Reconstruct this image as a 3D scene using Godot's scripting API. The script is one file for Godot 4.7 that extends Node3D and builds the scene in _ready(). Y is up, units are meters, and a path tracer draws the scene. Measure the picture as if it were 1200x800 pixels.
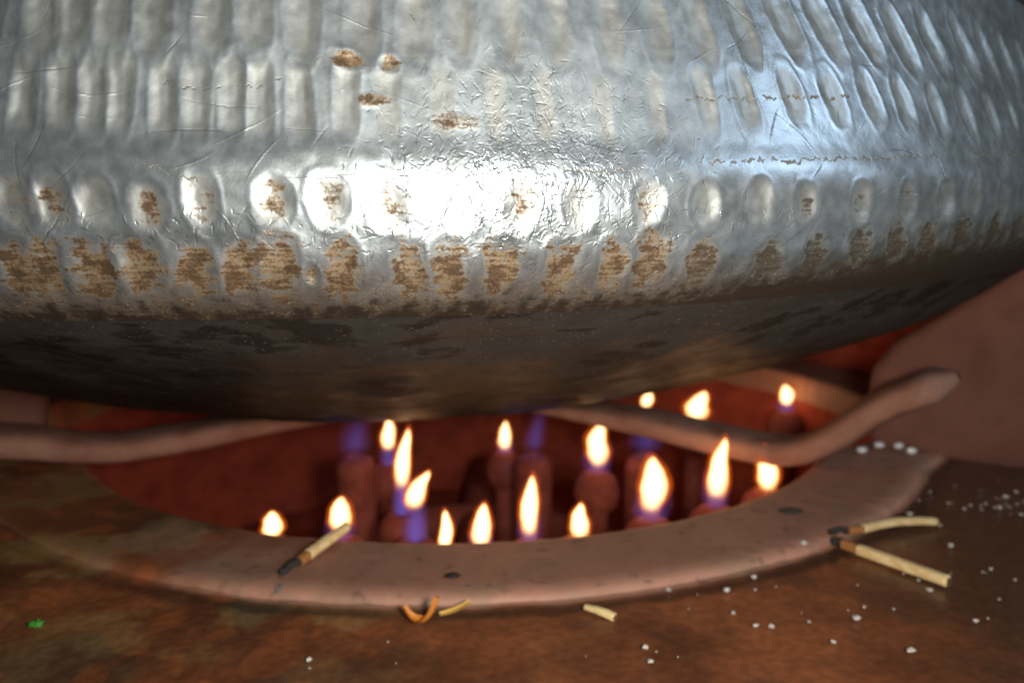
extends Node3D
# Close view of a hammered aluminium cooking pot over a rusty gas stove.
# Metres. y = 0 is the top of the iron ring round the fire chamber.

const U := 0.062                                   # camera height over the ring
const HEARTH := Vector3(-0.0155, 0.0, -0.2573)     # centre of the fire chamber
const POT := Vector3(-0.0471, 0.0, -0.2666)        # axis of the pot
const POT_TURN := 10.02                            # where the pot's angle 0 looks, degrees from +z
const TW := 2048
const TH := 512
const A0 := -16.0                                  # pot angles that the wall texture spans
const A1 := 40.0
const Y0 := 0.048                                  # heights that it spans
const Y1 := 0.0951

var rng := RandomNumberGenerator.new()
var used := {}
var relief := PackedFloat32Array()                 # millimetres, outwards

func _ready() -> void:
	rng.seed = 41
	# ------------------------------------------------------------ camera, air, lights
	var cam := Camera3D.new()
	cam.name = "camera"
	cam.position = Vector3(0, U, 0)
	cam.rotation_degrees = Vector3(-9.0, 0, 0)
	cam.near = 0.004
	cam.far = 20.0
	var lens := CameraAttributesPhysical.new()
	lens.frustum_focal_length = 28.26
	lens.frustum_focus_distance = 0.082
	lens.frustum_near = 0.004
	lens.frustum_far = 20.0
	lens.exposure_aperture = 30.0
	cam.attributes = lens
	cam.fov = 46.02
	add_child(cam)
	cam.current = true
	var env := Environment.new()
	env.background_mode = Environment.BG_COLOR
	env.background_color = Color(0.29, 0.30, 0.30)
	env.tonemap_mode = Environment.TONE_MAPPER_LINEAR
	env.tonemap_exposure = 1.0
	env.sdfgi_enabled = true
	env.ssao_enabled = true
	env.ssil_enabled = true
	var we := WorldEnvironment.new()
	we.name = "environment"
	we.environment = env
	add_child(we)
	var flash := SpotLight3D.new()                   # the phone's flash, beside its lens
	flash.name = "phone_flash"
	flash.position = Vector3(0.025, 0.066, 0.004)
	flash.light_color = Color(1.0, 0.97, 0.92)
	flash.light_energy = 0.0245
	flash.light_size = 0.01
	flash.spot_range = 6.0
	flash.spot_attenuation = 2.0
	flash.spot_angle = 66.0
	flash.spot_angle_attenuation = 1.0
	flash.shadow_enabled = true
	add_child(flash)
	flash.look_at_from_position(flash.position, Vector3(0.004, 0.050, -0.10), Vector3.UP)
	area_light("window_light", Vector3(1.15, 0.62, 0.32), Vector3(0.03, 0.07, -0.12), Vector2(0.16, 0.32), Color(0.80, 0.90, 1.0), 0.30)

	build_stove()
	build_burner()
	build_pot()
	build_small_things()

func area_light(called: String, from: Vector3, to: Vector3, size: Vector2, color: Color, energy: float) -> void:
	var l := AreaLight3D.new()
	l.name = called
	l.area_size = size
	l.light_color = color
	l.light_energy = energy
	l.shadow_enabled = true
	l.set("area_range", 6.0)
	add_child(l)
	l.look_at_from_position(from, to, Vector3.UP)

# ---------------------------------------------------------------- helpers
func tag(o: Node, label: String, category := "", group := "", kind := "") -> void:
	if label: o.set_meta("label", label)
	if category: o.set_meta("category", category)
	if group: o.set_meta("group", group)
	if kind: o.set_meta("kind", kind)

func numbered(called: String) -> String:
	var n: int = used.get(called, 0)
	used[called] = n + 1
	return called if n == 0 else "%s_%03d" % [called, n]

func thing(called: String, at: Vector3, label: String, category: String, group := "") -> Node3D:
	var o := Node3D.new()
	o.name = numbered(called)
	o.position = at
	tag(o, label, category, group)
	add_child(o, true)
	return o

func part(called: String, mesh: Mesh, mat: Material, parent: Node) -> MeshInstance3D:
	var o := MeshInstance3D.new()
	o.name = called
	o.mesh = mesh
	o.material_override = mat
	if parent != self:
		var n := 0
		for c in parent.get_children():
			if str(c.name) == called or str(c.name).begins_with(called + "_0"):
				n += 1
		if n: o.name = "%s_%03d" % [called, n]
	else:
		o.name = numbered(called)
	parent.add_child(o, true)
	return o

func sm(a: float, b: float, x: float) -> float:
	return smoothstep(a, b, x)

func noise(s: int, f: float, oct := 3, kind := FastNoiseLite.TYPE_SIMPLEX_SMOOTH) -> FastNoiseLite:
	var n := FastNoiseLite.new()
	n.seed = s
	n.frequency = f
	n.noise_type = kind
	n.fractal_octaves = oct
	return n

func noise_tex(s: int, f: float, ramp: Array, oct := 5, size := 512) -> NoiseTexture2D:
	var t := NoiseTexture2D.new()
	t.width = size
	t.height = size
	t.seamless = true
	t.noise = noise(s, f, oct)
	var g := Gradient.new()
	var off := PackedFloat32Array()
	var col := PackedColorArray()
	for k in ramp.size():
		off.append(float(k) / (ramp.size() - 1))
		col.append(ramp[k])
	g.offsets = off
	g.colors = col
	t.color_ramp = g
	return t

func rgb8(r: float, g: float, b: float) -> Color:
	return Color(r / 255.0, g / 255.0, b / 255.0)

func surface(verts: PackedVector3Array, norms: PackedVector3Array, uvs: PackedVector2Array, idx: PackedInt32Array, cols := PackedColorArray()) -> ArrayMesh:
	var a := []
	a.resize(Mesh.ARRAY_MAX)
	a[Mesh.ARRAY_VERTEX] = verts
	a[Mesh.ARRAY_NORMAL] = norms
	a[Mesh.ARRAY_TEX_UV] = uvs
	if cols.size(): a[Mesh.ARRAY_COLOR] = cols
	a[Mesh.ARRAY_INDEX] = idx
	var m := ArrayMesh.new()
	m.add_surface_from_arrays(Mesh.PRIMITIVE_TRIANGLES, a)
	return m

# a grid of rows x cols points; front faces (clockwise) on the side that cross(next column, next row) points away from, flip turns it
func grid(verts: PackedVector3Array, uvs: PackedVector2Array, rows: int, cols: int, flip := false, cols_closed := false, colors := PackedColorArray()) -> ArrayMesh:
	var norms := PackedVector3Array()
	norms.resize(verts.size())
	var idx := PackedInt32Array()
	idx.resize((rows - 1) * (cols - 1) * 6)
	var w := 0
	for j in rows:
		for i in cols:
			var i0 := i - 1
			var i1 := i + 1
			if cols_closed:
				if i0 < 0: i0 = cols - 2
				if i1 >= cols: i1 = 1
			else:
				i0 = maxi(i0, 0)
				i1 = mini(i1, cols - 1)
			var du := verts[j * cols + i1] - verts[j * cols + i0]
			var dv := verts[mini(j + 1, rows - 1) * cols + i] - verts[maxi(j - 1, 0) * cols + i]
			var n := du.cross(dv).normalized()
			norms[j * cols + i] = -n if flip else n
			if j < rows - 1 and i < cols - 1:
				var a := j * cols + i
				if flip:
					idx[w] = a; idx[w + 1] = a + 1; idx[w + 2] = a + cols
					idx[w + 3] = a + 1; idx[w + 4] = a + cols + 1; idx[w + 5] = a + cols
				else:
					idx[w] = a; idx[w + 1] = a + cols; idx[w + 2] = a + 1
					idx[w + 3] = a + 1; idx[w + 4] = a + cols; idx[w + 5] = a + cols + 1
				w += 6
	return surface(verts, norms, uvs, idx, colors)

# profile (radius, height) turned round y; segs columns; wobble is a small change of radius
func lathe(profile: Array, segs: int, wob := 0.0, s := 1) -> ArrayMesh:
	var v := PackedVector3Array()
	var t := PackedVector2Array()
	var n := noise(s, 1.0, 2)
	for j in profile.size():
		for i in segs + 1:
			var a := TAU * i / segs
			var r: float = profile[j].x
			r *= 1.0 + wob * n.get_noise_3d(cos(a) * 1.3, sin(a) * 1.3, j * 0.35)
			v.append(Vector3(sin(a) * r, profile[j].y, cos(a) * r))
			t.append(Vector2(float(i) / segs, float(j) / (profile.size() - 1)))
	return grid(v, t, profile.size(), segs + 1, false, true)

# bar of a rounded section swept along a path
func sweep(path: PackedVector3Array, width: Callable, thick: Callable, up := Vector3.UP, sides := 16, rough := 0.0, power := 3.2, s := 5) -> ArrayMesh:
	var v := PackedVector3Array()
	var t := PackedVector2Array()
	var nz := noise(s, 120.0, 3)
	var n := path.size()
	for j in range(-1, n + 1):
		var k := clampi(j, 0, n - 1)
		var d := (path[mini(k + 1, n - 1)] - path[maxi(k - 1, 0)]).normalized()
		var side := d.cross(up).normalized()
		var top := side.cross(d)
		var f: float = float(k) / (n - 1)
		var w: float = width.call(f) * 0.5
		var h: float = thick.call(f) * 0.5
		if j < 0 or j >= n:
			w = 0.0
			h = 0.0
		for i in sides + 1:
			var a := TAU * i / sides
			var c := cos(a)
			var q := sin(a)
			var p := path[k] + side * w * signf(c) * pow(absf(c), 2.0 / power) + top * h * signf(q) * pow(absf(q), 2.0 / power)
			p += (p - path[k]).normalized() * rough * nz.get_noise_3dv(p) if w > 0.0 else Vector3.ZERO
			v.append(p)
			t.append(Vector2(float(i) / sides, f))
	return grid(v, t, n + 2, sides + 1, true, true)

# ---------------------------------------------------------------- the stove
func ring_in(phi: float) -> float:
	return 0.110 + 0.027 * sm(60.0, 84.0, absf(rad_to_deg(phi)))

func ring_out(phi: float) -> float:
	return 0.1345 + 0.026 * sm(58.0, 90.0, absf(rad_to_deg(phi)))

func build_stove() -> void:
	var stove := thing("gas_stove", HEARTH, "rusty brown iron gas stove with round fire opening under the pot", "stove")
	var skin := rust_material()
	# plate: from under the ring out to a square edge
	var v := PackedVector3Array()
	var t := PackedVector2Array()
	var segs := 360
	var rows := 70
	var lump := noise(3, 90.0, 3)
	for j in rows:
		for i in segs + 1:
			var phi := TAU * i / segs - PI
			var d := Vector2(sin(phi), cos(phi))
			var r0 := ring_out(phi) - 0.004
			var edge := 0.42 / maxf(absf(d.x), absf(d.y))
			var f := pow(float(j) / (rows - 1), 1.7)
			var r := lerpf(r0, edge, f)
			var p := Vector3(d.x * r, -0.0009, d.y * r)
			p.y += 0.0004 * lump.get_noise_2d(p.x, p.z) + 0.0009 * (1.0 - sm(-50.0, -8.0, rad_to_deg(phi))) * (1.0 - sm(0.0, 0.04, r - r0))
			v.append(p)
			t.append(rust_uv(p))
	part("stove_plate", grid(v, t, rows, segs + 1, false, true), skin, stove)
	# thick skirt below the plate's edge
	v = PackedVector3Array()
	t = PackedVector2Array()
	for j in 4:
		for i in segs + 1:
			var phi := TAU * i / segs - PI
			var d := Vector2(sin(phi), cos(phi))
			var edge: float = 0.42 / maxf(absf(d.x), absf(d.y))
			var p: Vector3 = Vector3(d.x, 0, d.y) * edge * [1.0, 1.002, 1.002, 0.99][j] + Vector3(0, [-0.0016, -0.004, -0.05, -0.05][j], 0)
			v.append(p)
			t.append(rust_uv(p))
	part("plate_skirt", grid(v, t, 4, segs + 1, false, true), skin, stove)
	# ring
	v = PackedVector3Array()
	t = PackedVector2Array()
	var prof := [[0.0, -0.0100], [0.0, -0.0030], [0.015, -0.0012], [0.05, -0.0004], [0.12, 0.0], [0.3, 0.0001], [0.5, 0.0002], [0.7, 0.0004], [0.84, 0.0006], [0.92, 0.0006], [0.97, 0.0003], [1.0, -0.0003], [1.01, -0.0012], [1.012, -0.0040]]
	segs = 480
	for q in prof:
		for i in segs + 1:
			var phi := TAU * i / segs - PI
			var r := lerpf(ring_in(phi), ring_out(phi), q[0])
			r += 0.0003 * lump.get_noise_2d(cos(phi) * 0.08 + q[0] * 0.01, sin(phi) * 0.08)
			var p := Vector3(sin(phi) * r, q[1], cos(phi) * r)
			p.y += 0.00018 * lump.get_noise_2d(p.x * 1.5, p.z * 1.5 + 3.0)
			v.append(p)
			t.append(rust_uv(p))
	part("burner_ring", grid(v, t, prof.size(), segs + 1, false, true), skin, stove)
	# chamber
	var inner := iron_material(11, [rgb8(104, 44, 34), rgb8(138, 60, 44), rgb8(160, 72, 50), rgb8(116, 48, 36)], 0.85, 9.0)
	v = PackedVector3Array()
	t = PackedVector2Array()
	segs = 240
	for j in 14:
		for i in segs + 1:
			var phi := TAU * i / segs - PI
			var f := j / 13.0
			var r := ring_in(phi) + 0.0012 - 0.006 * f
			r += 0.0006 * lump.get_noise_3d(cos(phi) * 0.1, f * 0.06, sin(phi) * 0.1)
			v.append(Vector3(sin(phi) * r, lerpf(-0.075, -0.006, 1.0 - f), cos(phi) * r))
			t.append(Vector2(float(i) / segs, f))
	part("chamber_wall", grid(v, t, 14, segs + 1, false, true), inner, stove)
	part("chamber_floor", lathe([Vector2(0.136, -0.0745), Vector2(0.09, -0.0755), Vector2(0.04, -0.076), Vector2(0.0005, -0.076)], 96, 0.01), inner, stove)
	# curved shield standing behind the fire
	v = PackedVector3Array()
	t = PackedVector2Array()
	var sec := [Vector2(0.0, -0.002), Vector2(0.0, 0.010), Vector2(0.0004, 0.020), Vector2(0.0006, 0.0262), Vector2(0.0014, 0.0270), Vector2(0.0032, 0.0270), Vector2(0.0038, 0.0262), Vector2(0.0036, 0.012), Vector2(0.0036, -0.002)]
	segs = 160
	for q in sec:
		for i in segs + 1:
			var phi := deg_to_rad(lerpf(87.0, 276.0, float(i) / segs))
			var r: float = 0.1630 + q.x + 0.0006 * lump.get_noise_2d(phi * 0.04, q.y)
			var tall := 1.0 + 0.8 * sm(140.0, 95.0, rad_to_deg(phi))
			v.append(Vector3(sin(phi) * r, q.y * tall, cos(phi) * r))
			t.append(Vector2(float(i) / segs, q.y * 20.0))
	part("back_shield", grid(v, t, sec.size(), segs + 1, true), inner, stove)
	# three arms that carry the pot, each with an upright lug at its outer end
	var cast := iron_material(17, [rgb8(112, 76, 64), rgb8(138, 100, 86), rgb8(154, 116, 100), rgb8(122, 84, 72)], 0.72, 14.0)
	var fin := iron_material(23, [rgb8(108, 72, 62), rgb8(118, 79, 68), rgb8(126, 86, 74), rgb8(112, 75, 64)], 0.8, 8.0)
	for k in 3:
		var a := deg_to_rad([58.0, -60.5, 180.0][k])
		var out := Vector3(sin(a), 0, cos(a))
		var path := PackedVector3Array()
		for i in 33:
			var f := i / 32.0
			var r := lerpf(0.012, 0.1405, f)
			var rise := maxf(0.0, r - 0.098)
			var y: float = 0.0020 + 0.0040 * (1.0 - minf(r, 0.1) / 0.1) + [0.54, 0.14, 0.5][k] * rise * sm(0.0, 0.03, rise) - 0.0012 * sm(0.06, 0.09, r) * (1.0 - sm(0.098, 0.125, r))
			path.append(out * r + Vector3(0, y, 0))
		part("support_arm", sweep(path, func(f): return 0.0165 * (1.0 + 0.12 * sm(0.7, 0.95, f)) * (1.0 - 0.75 * pow(maxf(0.0, f - 0.94) / 0.06, 5.0)), func(f): return 0.0066 * (0.6 + 0.4 * sm(0.0, 0.5, f) + 0.15 * sm(0.7, 0.95, f)) * (1.0 - 0.65 * pow(maxf(0.0, f - 0.95) / 0.05, 5.0)), Vector3.UP, 20, 0.0003, 3.0, 5 + k), cast, stove)
		part("support_lug", lug_mesh(), fin, stove)
		var lug: Node3D = stove.get_child(stove.get_child_count() - 1)
		var side := Vector3(out.z, 0, -out.x) * (1.0 if k != 1 else -1.0)
		var at := out * 0.1395 + side * 0.027
		lug.transform = Transform3D(Basis(out, Vector3.UP, out.cross(Vector3.UP)), at)
	part("centre_boss", lathe([Vector2(0.0001, 0.0028), Vector2(0.010, 0.0029), Vector2(0.0118, 0.0036), Vector2(0.0118, 0.0062), Vector2(0.0108, 0.0072), Vector2(0.0001, 0.0075)], 40, 0.02), cast, stove)

func lug_mesh() -> ArrayMesh:
	# rounded upright tab: outline in (out, up), thickness along z, edges rolled over
	var pts: Array[Vector2] = []
	var c := Curve2D.new()
	var o := [Vector2(-0.0225, -0.004), Vector2(-0.0245, 0.010), Vector2(-0.0240, 0.020), Vector2(-0.0175, 0.0285), Vector2(-0.006, 0.0360), Vector2(0.008, 0.0465), Vector2(0.020, 0.0570), Vector2(0.0305, 0.0625), Vector2(0.0275, 0.022), Vector2(0.0265, 0.009), Vector2(0.019, -0.004)]
	for k in o.size() + 1:
		var q: Vector2 = o[k % o.size()]
		var tan: Vector2 = (o[(k + 1) % o.size()] - o[(k - 1 + o.size()) % o.size()]) * 0.17
		c.add_point(q, -tan, tan)
	for i in 72:
		pts.append(c.sample_baked(c.get_baked_length() * i / 72.0))
	var mid := Vector2(0.001, 0.017)
	var v := PackedVector3Array()
	var t := PackedVector2Array()
	var prof := [[0.0, 0.0056], [0.4, 0.0056], [0.7, 0.0054], [0.86, 0.0047], [0.94, 0.0036], [0.985, 0.0018], [1.0, 0.0], [0.985, -0.0018], [0.94, -0.0036], [0.86, -0.0047], [0.5, -0.0054], [0.0, -0.0054]]
	for q in prof:
		for i in 73:
			var p := mid + (pts[i % 72] - mid) * maxf(q[0], 0.001)
			v.append(Vector3(p.x * 0.88, p.y, q[1]))
			t.append(p * 20.0)
	return grid(v, t, prof.size(), 73, false, true)

func iron_material(s: int, ramp: Array, rough: float, scale: float) -> StandardMaterial3D:
	var m := StandardMaterial3D.new()
	m.albedo_texture = noise_tex(s, 0.012, ramp)
	m.roughness = rough
	m.metallic_specular = 0.35
	m.uv1_triplanar = true
	m.uv1_scale = Vector3.ONE * scale
	m.heightmap_enabled = false
	m.normal_enabled = false
	var h := noise_tex(s + 1, 0.05, [Color.BLACK, Color.WHITE], 5)
	m.heightmap_texture = h
	m.heightmap_enabled = true
	m.heightmap_scale = 0.02
	return m

func rust_uv(p: Vector3) -> Vector2:
	# p is relative to the chamber centre; the texture spans 0.36 m
	var w := p + HEARTH
	return Vector2((w.x + 0.18) / 0.36, (w.z + 0.40) / 0.36)

func rust_material() -> StandardMaterial3D:
	var n := 1280
	var data := PackedByteArray()
	data.resize(n * n * 3)
	var orm := PackedByteArray()
	orm.resize(n * n * 3)
	var big := noise(70, 22.0, 4)
	var mid := noise(71, 75.0, 4)
	var fine := noise(72, 420.0, 3)
	var patch := noise(73, 42.0, 5)
	var brown := Vector3(132, 79, 50)
	var deep := Vector3(84, 50, 33)
	var olive := Vector3(146, 118, 70)
	var grey := Vector3(86, 82, 66)
	var orange := Vector3(190, 104, 52)
	var tan := Vector3(160, 120, 84)
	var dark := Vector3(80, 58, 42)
	var pink := Vector3(158, 113, 94)
	for j in n:
		var z := j * 0.36 / n - 0.40
		for i in n:
			var x := i * 0.36 / n - 0.18
			var b := big.get_noise_2d(x, z)
			var m := mid.get_noise_2d(x, z)
			var f := fine.get_noise_2d(x, z)
			var q := patch.get_noise_2d(x, z)
			var c := brown.lerp(deep, clampf(0.5 + b * 1.2 + m * 0.5, 0, 1))
			var left := 1.0 - sm(-0.045, 0.02, x + 0.02 * b)
			left *= 0.45 + 0.55 * sm(-0.10, -0.145, z)
			c = c.lerp(olive, left * sm(0.02, 0.28, q) * 0.8)
			c = c.lerp(orange, (0.25 + 0.75 * left) * sm(0.16, 0.42, m - 0.4 * q) * 0.5)
			c = c.lerp(grey, left * sm(0.18, 0.4, b - 0.3 * m) * 0.7)
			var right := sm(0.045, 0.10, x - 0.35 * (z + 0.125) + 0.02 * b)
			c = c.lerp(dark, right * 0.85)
			var dx := x - HEARTH.x
			var dz := z - HEARTH.z
			var r := sqrt(dx * dx + dz * dz)
			var rough := 0.40 + 0.2 * m + 0.1 * q - 0.1 * right
			if r < 0.17:
				var phi := atan2(dx, dz)
				var ro := ring_out(phi)
				if r < ro + 0.008:
					var deg := rad_to_deg(phi)
					var fade := sm(-30.0, -8.0, deg + 22.0 * q)
					var ring := (1.0 - sm(ro + 0.0008, ro + 0.0018, r + 0.0008 * m)) * lerpf(0.10, 1.0, fade)
					var lip := sm(ro - 0.006, ro - 0.002, r)
					var rc := pink * (0.96 + 0.08 * b + 0.08 * m) + Vector3(16, 14, 12) * lip
					rc = rc.lerp(Vector3(140, 114, 92), sm(0.1, 0.42, q) * 0.5)
					rc = rc.lerp(Vector3(120, 92, 78), sm(0.25, 0.45, m + 0.3 * b) * 0.4)
					rc *= 1.0 - 0.20 * sm(0.42, 0.62, fine.get_noise_2d(x * 0.35 + 3.0, z * 0.5)) - 0.06 * f
					c = c.lerp(rc, ring)
					rough = lerpf(rough, 0.62, ring)
				# grime line where the plate meets the ring
				c = c.lerp(Vector3(44, 32, 24), 0.55 * (1.0 - sm(0.0, 0.0024, absf(r - ro - 0.0034) + 0.0012 * m)) * sm(-40.0, -10.0, rad_to_deg(phi)))
			c *= 1.0 + 0.13 * f * (0.25 + 0.75 * sm(0.0, 0.003, r - ring_out(atan2(dx, dz))))
			var k := (j * n + i) * 3
			data[k] = clampi(int(c.x), 0, 255)
			data[k + 1] = clampi(int(c.y), 0, 255)
			data[k + 2] = clampi(int(c.z), 0, 255)
			orm[k] = clampi(int(128 + (50 * f + 50 * m) * (0.5 if r < 0.137 else 1.0)), 0, 255)
			orm[k + 1] = clampi(int(rough * 255), 0, 255)
	var mat := StandardMaterial3D.new()
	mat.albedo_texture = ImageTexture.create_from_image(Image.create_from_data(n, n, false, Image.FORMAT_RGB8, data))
	var o := ImageTexture.create_from_image(Image.create_from_data(n, n, false, Image.FORMAT_RGB8, orm))
	mat.roughness = 1.0
	mat.roughness_texture = o
	mat.roughness_texture_channel = BaseMaterial3D.TEXTURE_CHANNEL_GREEN
	mat.metallic_specular = 0.5
	mat.heightmap_enabled = true
	mat.heightmap_texture = o
	mat.heightmap_scale = 0.03
	return mat

# ---------------------------------------------------------------- burner and flames
func flame_mat(color: Color, energy: float) -> StandardMaterial3D:
	var m := StandardMaterial3D.new()
	m.albedo_color = Color(0, 0, 0, 1)
	m.vertex_color_use_as_albedo = true
	m.transparency = BaseMaterial3D.TRANSPARENCY_ALPHA
	m.roughness = 1.0
	m.metallic_specular = 0.0
	m.emission_enabled = true
	m.emission = color
	m.emission_energy_multiplier = energy
	m.cull_mode = BaseMaterial3D.CULL_DISABLED
	return m

# drop shape from y0 to y1, greatest half width w; alpha along it by a callable
func drop(y0: float, y1: float, w: float, fat: float, lean: Vector2, alpha: Callable, sway := 0.0, s := 1) -> ArrayMesh:
	var v := PackedVector3Array()
	var t := PackedVector2Array()
	var col := PackedColorArray()
	var rows := 22
	var nz := noise(s, 1.0, 2)
	for j in rows:
		var f := j / (rows - 1.0)
		var r := w * pow(sin(PI * pow(clampf(f, 0.0, 1.0), fat)), 0.66)
		if j == 0 or j == rows - 1: r = w * 0.02
		for i in 21:
			var a := TAU * i / 20.0
			var g := r * (1.0 + 0.16 * sway * nz.get_noise_3d(sin(a), cos(a), f * 2.2))
			v.append(Vector3(sin(a) * g + lean.x * f * f + w * sway * 0.55 * f * nz.get_noise_2d(f * 1.1, 5.0), lerpf(y0, y1, f), cos(a) * g + lean.y * f * f))
			t.append(Vector2(i / 20.0, f))
			col.append(Color(1, 1, 1, alpha.call(f)))
	return grid(v, t, rows, 21, false, true, col)

# the same shape nested, so that its edge fades out
func soft(shells: int, y0: float, y1: float, w: float, fat: float, lean: Vector2, alpha: Callable, sway := 0.0, s := 1) -> ArrayMesh:
	var st := SurfaceTool.new()
	for k in shells:
		var f := 1.0 - 0.62 * k / maxf(1.0, shells - 1.0)
		var dy := (y1 - y0) * 0.10 * k / maxf(1.0, shells - 1.0)
		var inner := 0.4 + 0.6 * k / maxf(1.0, shells - 1.0) if shells > 1 else 1.0
		st.append_from(drop(y0 + dy * 0.3, y1 - dy, w * f, fat, lean, func(q): return inner * alpha.call(q), sway, s), 0, Transform3D())
	return st.commit()

func build_burner() -> void:
	var burner := thing("jet_burner", HEARTH + Vector3(0, -0.075, 0), "iron burner of upright gas nozzles inside the fire chamber", "burner")
	var iron := iron_material(31, [rgb8(104, 50, 40), rgb8(122, 60, 48), rgb8(138, 72, 58), rgb8(108, 52, 42)], 0.75, 20.0)
	var pipe := PackedVector3Array()
	for i in 65:
		var a := TAU * i / 64.0
		pipe.append(Vector3(sin(a) * 0.062, 0.010, cos(a) * 0.062))
	part("manifold_pipe", sweep(pipe, func(_f): return 0.016, func(_f): return 0.016, Vector3.UP, 14, 0.0, 2.0), iron, burner)
	pipe = PackedVector3Array()
	for i in 9:
		pipe.append(Vector3(0, 0.010, -0.15 + i * 0.03))
	part("gas_pipe", sweep(pipe, func(_f): return 0.014, func(_f): return 0.014, Vector3.UP, 14, 0.0, 2.0), iron, burner)
	var white := flame_mat(Color(1.0, 0.85, 0.62), 6.0)
	var glow := flame_mat(Color(1.0, 0.42, 0.10), 1.3)
	var blue := flame_mat(Color(0.42, 0.40, 0.84), 1.1)
	var lilac := flame_mat(Color(0.62, 0.34, 0.62), 0.5)
	# x, base y, tip y, z (millimetres), half width, lean, blue skirt below, light
	var f := [
		[-53.5, -8.4, -3.2, -170.0, 2.6, 0.2, 0.0, "small white dome flame alone at the far left of the fire opening"],
		[-39.4, -8.6, -1.7, -175.0, 3.0, 0.0, 3.6, "dome flame over a wide blue skirt just behind the leaning matchstick"],
		[-39.8, -11.5, -2.5, -250.0, 2.6, 0.4, 8.0, "small yellow flame touching the pot's underside left of the tallest flame"],
		[-30.0, -9.6, 4.6, -210.0, 2.5, 1.6, 12.0, "tall pointed flame on a long lilac stem, tallest of the left cluster"],
		[-24.2, -8.6, -0.6, -190.0, 2.9, 3.2, 12.0, "flame tilted sideways on a blue stem below the tall pointed flame"],
		[-14.0, -6.4, 1.6, -158.0, 1.7, 0.5, 0.0, "slim upright flame standing first to the side of the blue stems"],
		[-6.5, -6.6, 1.9, -161.0, 2.4, 0.4, 0.8, "broad based pointed flame beside the slim upright one"],
		[-2.5, -20.4, -11.6, -280.0, 2.7, -0.2, 3.0, "small flame far back on a rounded nozzle below the middle of the pot"],
		[4.0, -7.8, 4.2, -172.0, 2.4, 0.0, 4.0, "tall white flame with orange tip in the middle of the front row"],
		[14.5, -5.7, 0.9, -164.0, 2.4, 0.0, 0.0, "short teardrop flame between the middle tall flame and the arched flame"],
		[25.9, -11.9, -0.2, -235.0, 3.9, 0.3, 4.0, "rounded flame with blue heart on the nozzle in the middle of the opening"],
		[33.6, -7.2, 4.5, -185.0, 3.9, 0.8, 4.2, "wide arched flame with a blue hollow heart near the front rim"],
		[51.6, -7.2, 6.2, -195.0, 3.0, 1.8, 5.0, "tall leaning flame with blue foot below the curved support arm"],
		[66.3, -7.4, 2.8, -200.0, 3.3, -0.6, 0.0, "blunt flame at the narrow end of the opening under the curved arm"],
		[56.5, -17.4, -12.0, -330.0, 3.0, 1.0, 0.0, "low flame squeezed between the pot and the curved support arm"],
		[70.4, -14.6, -5.2, -300.0, 5.2, 2.6, 0.0, "wide tilted flame behind the curved arm, largest of the back row"],
		[106.8, -10.4, -3.6, -305.0, 3.2, -0.2, 4.0, "small square flame against the glowing orange chamber wall"]]
	var amber0: StandardMaterial3D
	for k in f.size():
		var d: Array = f[k]
		var base := Vector3(d[0], d[1], d[3]) * 0.001
		var h: float = (d[2] - d[1]) * 0.001
		var w: float = d[4] * 0.001
		var fl := thing("flame", base, d[7], "flame", "gas flames on the burner nozzles")
		var lean := Vector2(d[5] * 0.001, 0)
		var fat := rng.randf_range(0.74, 1.1)
		var amber := flame_mat(Color(1.0, 0.66, 0.30), 2.6) if k == 0 else amber0
		amber0 = amber
		part("core", soft(3, -h * 0.32, h * 1.02, w * 0.72, fat, lean, func(q): return 0.85 * sm(0.12, 0.52, q), 1.0, 300 + k), white, fl)
		part("edge", soft(1, -h * 0.34, h * 1.03, w * 0.82, fat, lean, func(q): return 0.3 * sm(0.06, 0.42, q), 1.0, 300 + k), amber, fl)
		part("glow", drop(-h * 0.36, h * 1.12, w * 1.06, fat, lean, func(q): return 0.17 * sm(0.0, 0.4, q), 1.0, 300 + k), glow, fl)
		var skirt: float = d[6] * 0.001
		if skirt > 0.0:
			part("blue_skirt", soft(3, -skirt, h * 0.55, w * 1.02, 0.5, lean * 0.3, func(q): return (0.15 if skirt > 0.009 else 0.085) * sm(0.0, 0.12, q) * (1.0 - sm(0.25, 1.0, q)), 1.0, 340 + k), blue, fl)
			part("lilac_veil", drop(-skirt * 0.9, h * 0.8, w * 1.15, 0.55, lean * 0.3, func(q): return 0.10 * sm(0.0, 0.12, q) * (1.0 - sm(0.4, 1.0, q)), 1.0, 360 + k), lilac, fl)
		var l := OmniLight3D.new()
		l.name = "flame_light"
		l.light_color = Color(1.0, 0.68, 0.42)
		l.light_energy = 0.00005 * (h / 0.009) * (1.0 + 1.7 * sm(0.045, 0.07, base.x))
		l.light_size = 0.01
		l.omni_range = 1.0
		l.omni_attenuation = 2.0
		l.shadow_enabled = true
		l.position = Vector3(lean.x * 0.3, h * 0.6, 0)
		fl.add_child(l, true)
		# its nozzle: a round-nosed tube on the manifold
		var top := base.y - maxf(skirt * 0.75, 0.001) - burner.position.y
		var rad := 0.0064
		var pr := [Vector2(rad * 1.1, 0.004), Vector2(rad * 1.1, 0.012), Vector2(rad * 0.55, 0.014), Vector2(rad * 0.55, top - 0.013), Vector2(rad * 0.95, top - 0.011), Vector2(rad * 1.08, top - 0.007), Vector2(rad * 1.04, top - 0.0045), Vector2(rad * 0.86, top - 0.002), Vector2(rad * 0.6, top - 0.0006), Vector2(rad * 0.34, top), Vector2(rad * 0.3, top - 0.003), Vector2(0.0001, top - 0.003)]
		var nz := part("nozzle", lathe(pr, 28, 0.05, 100 + k), iron, burner)
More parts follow.
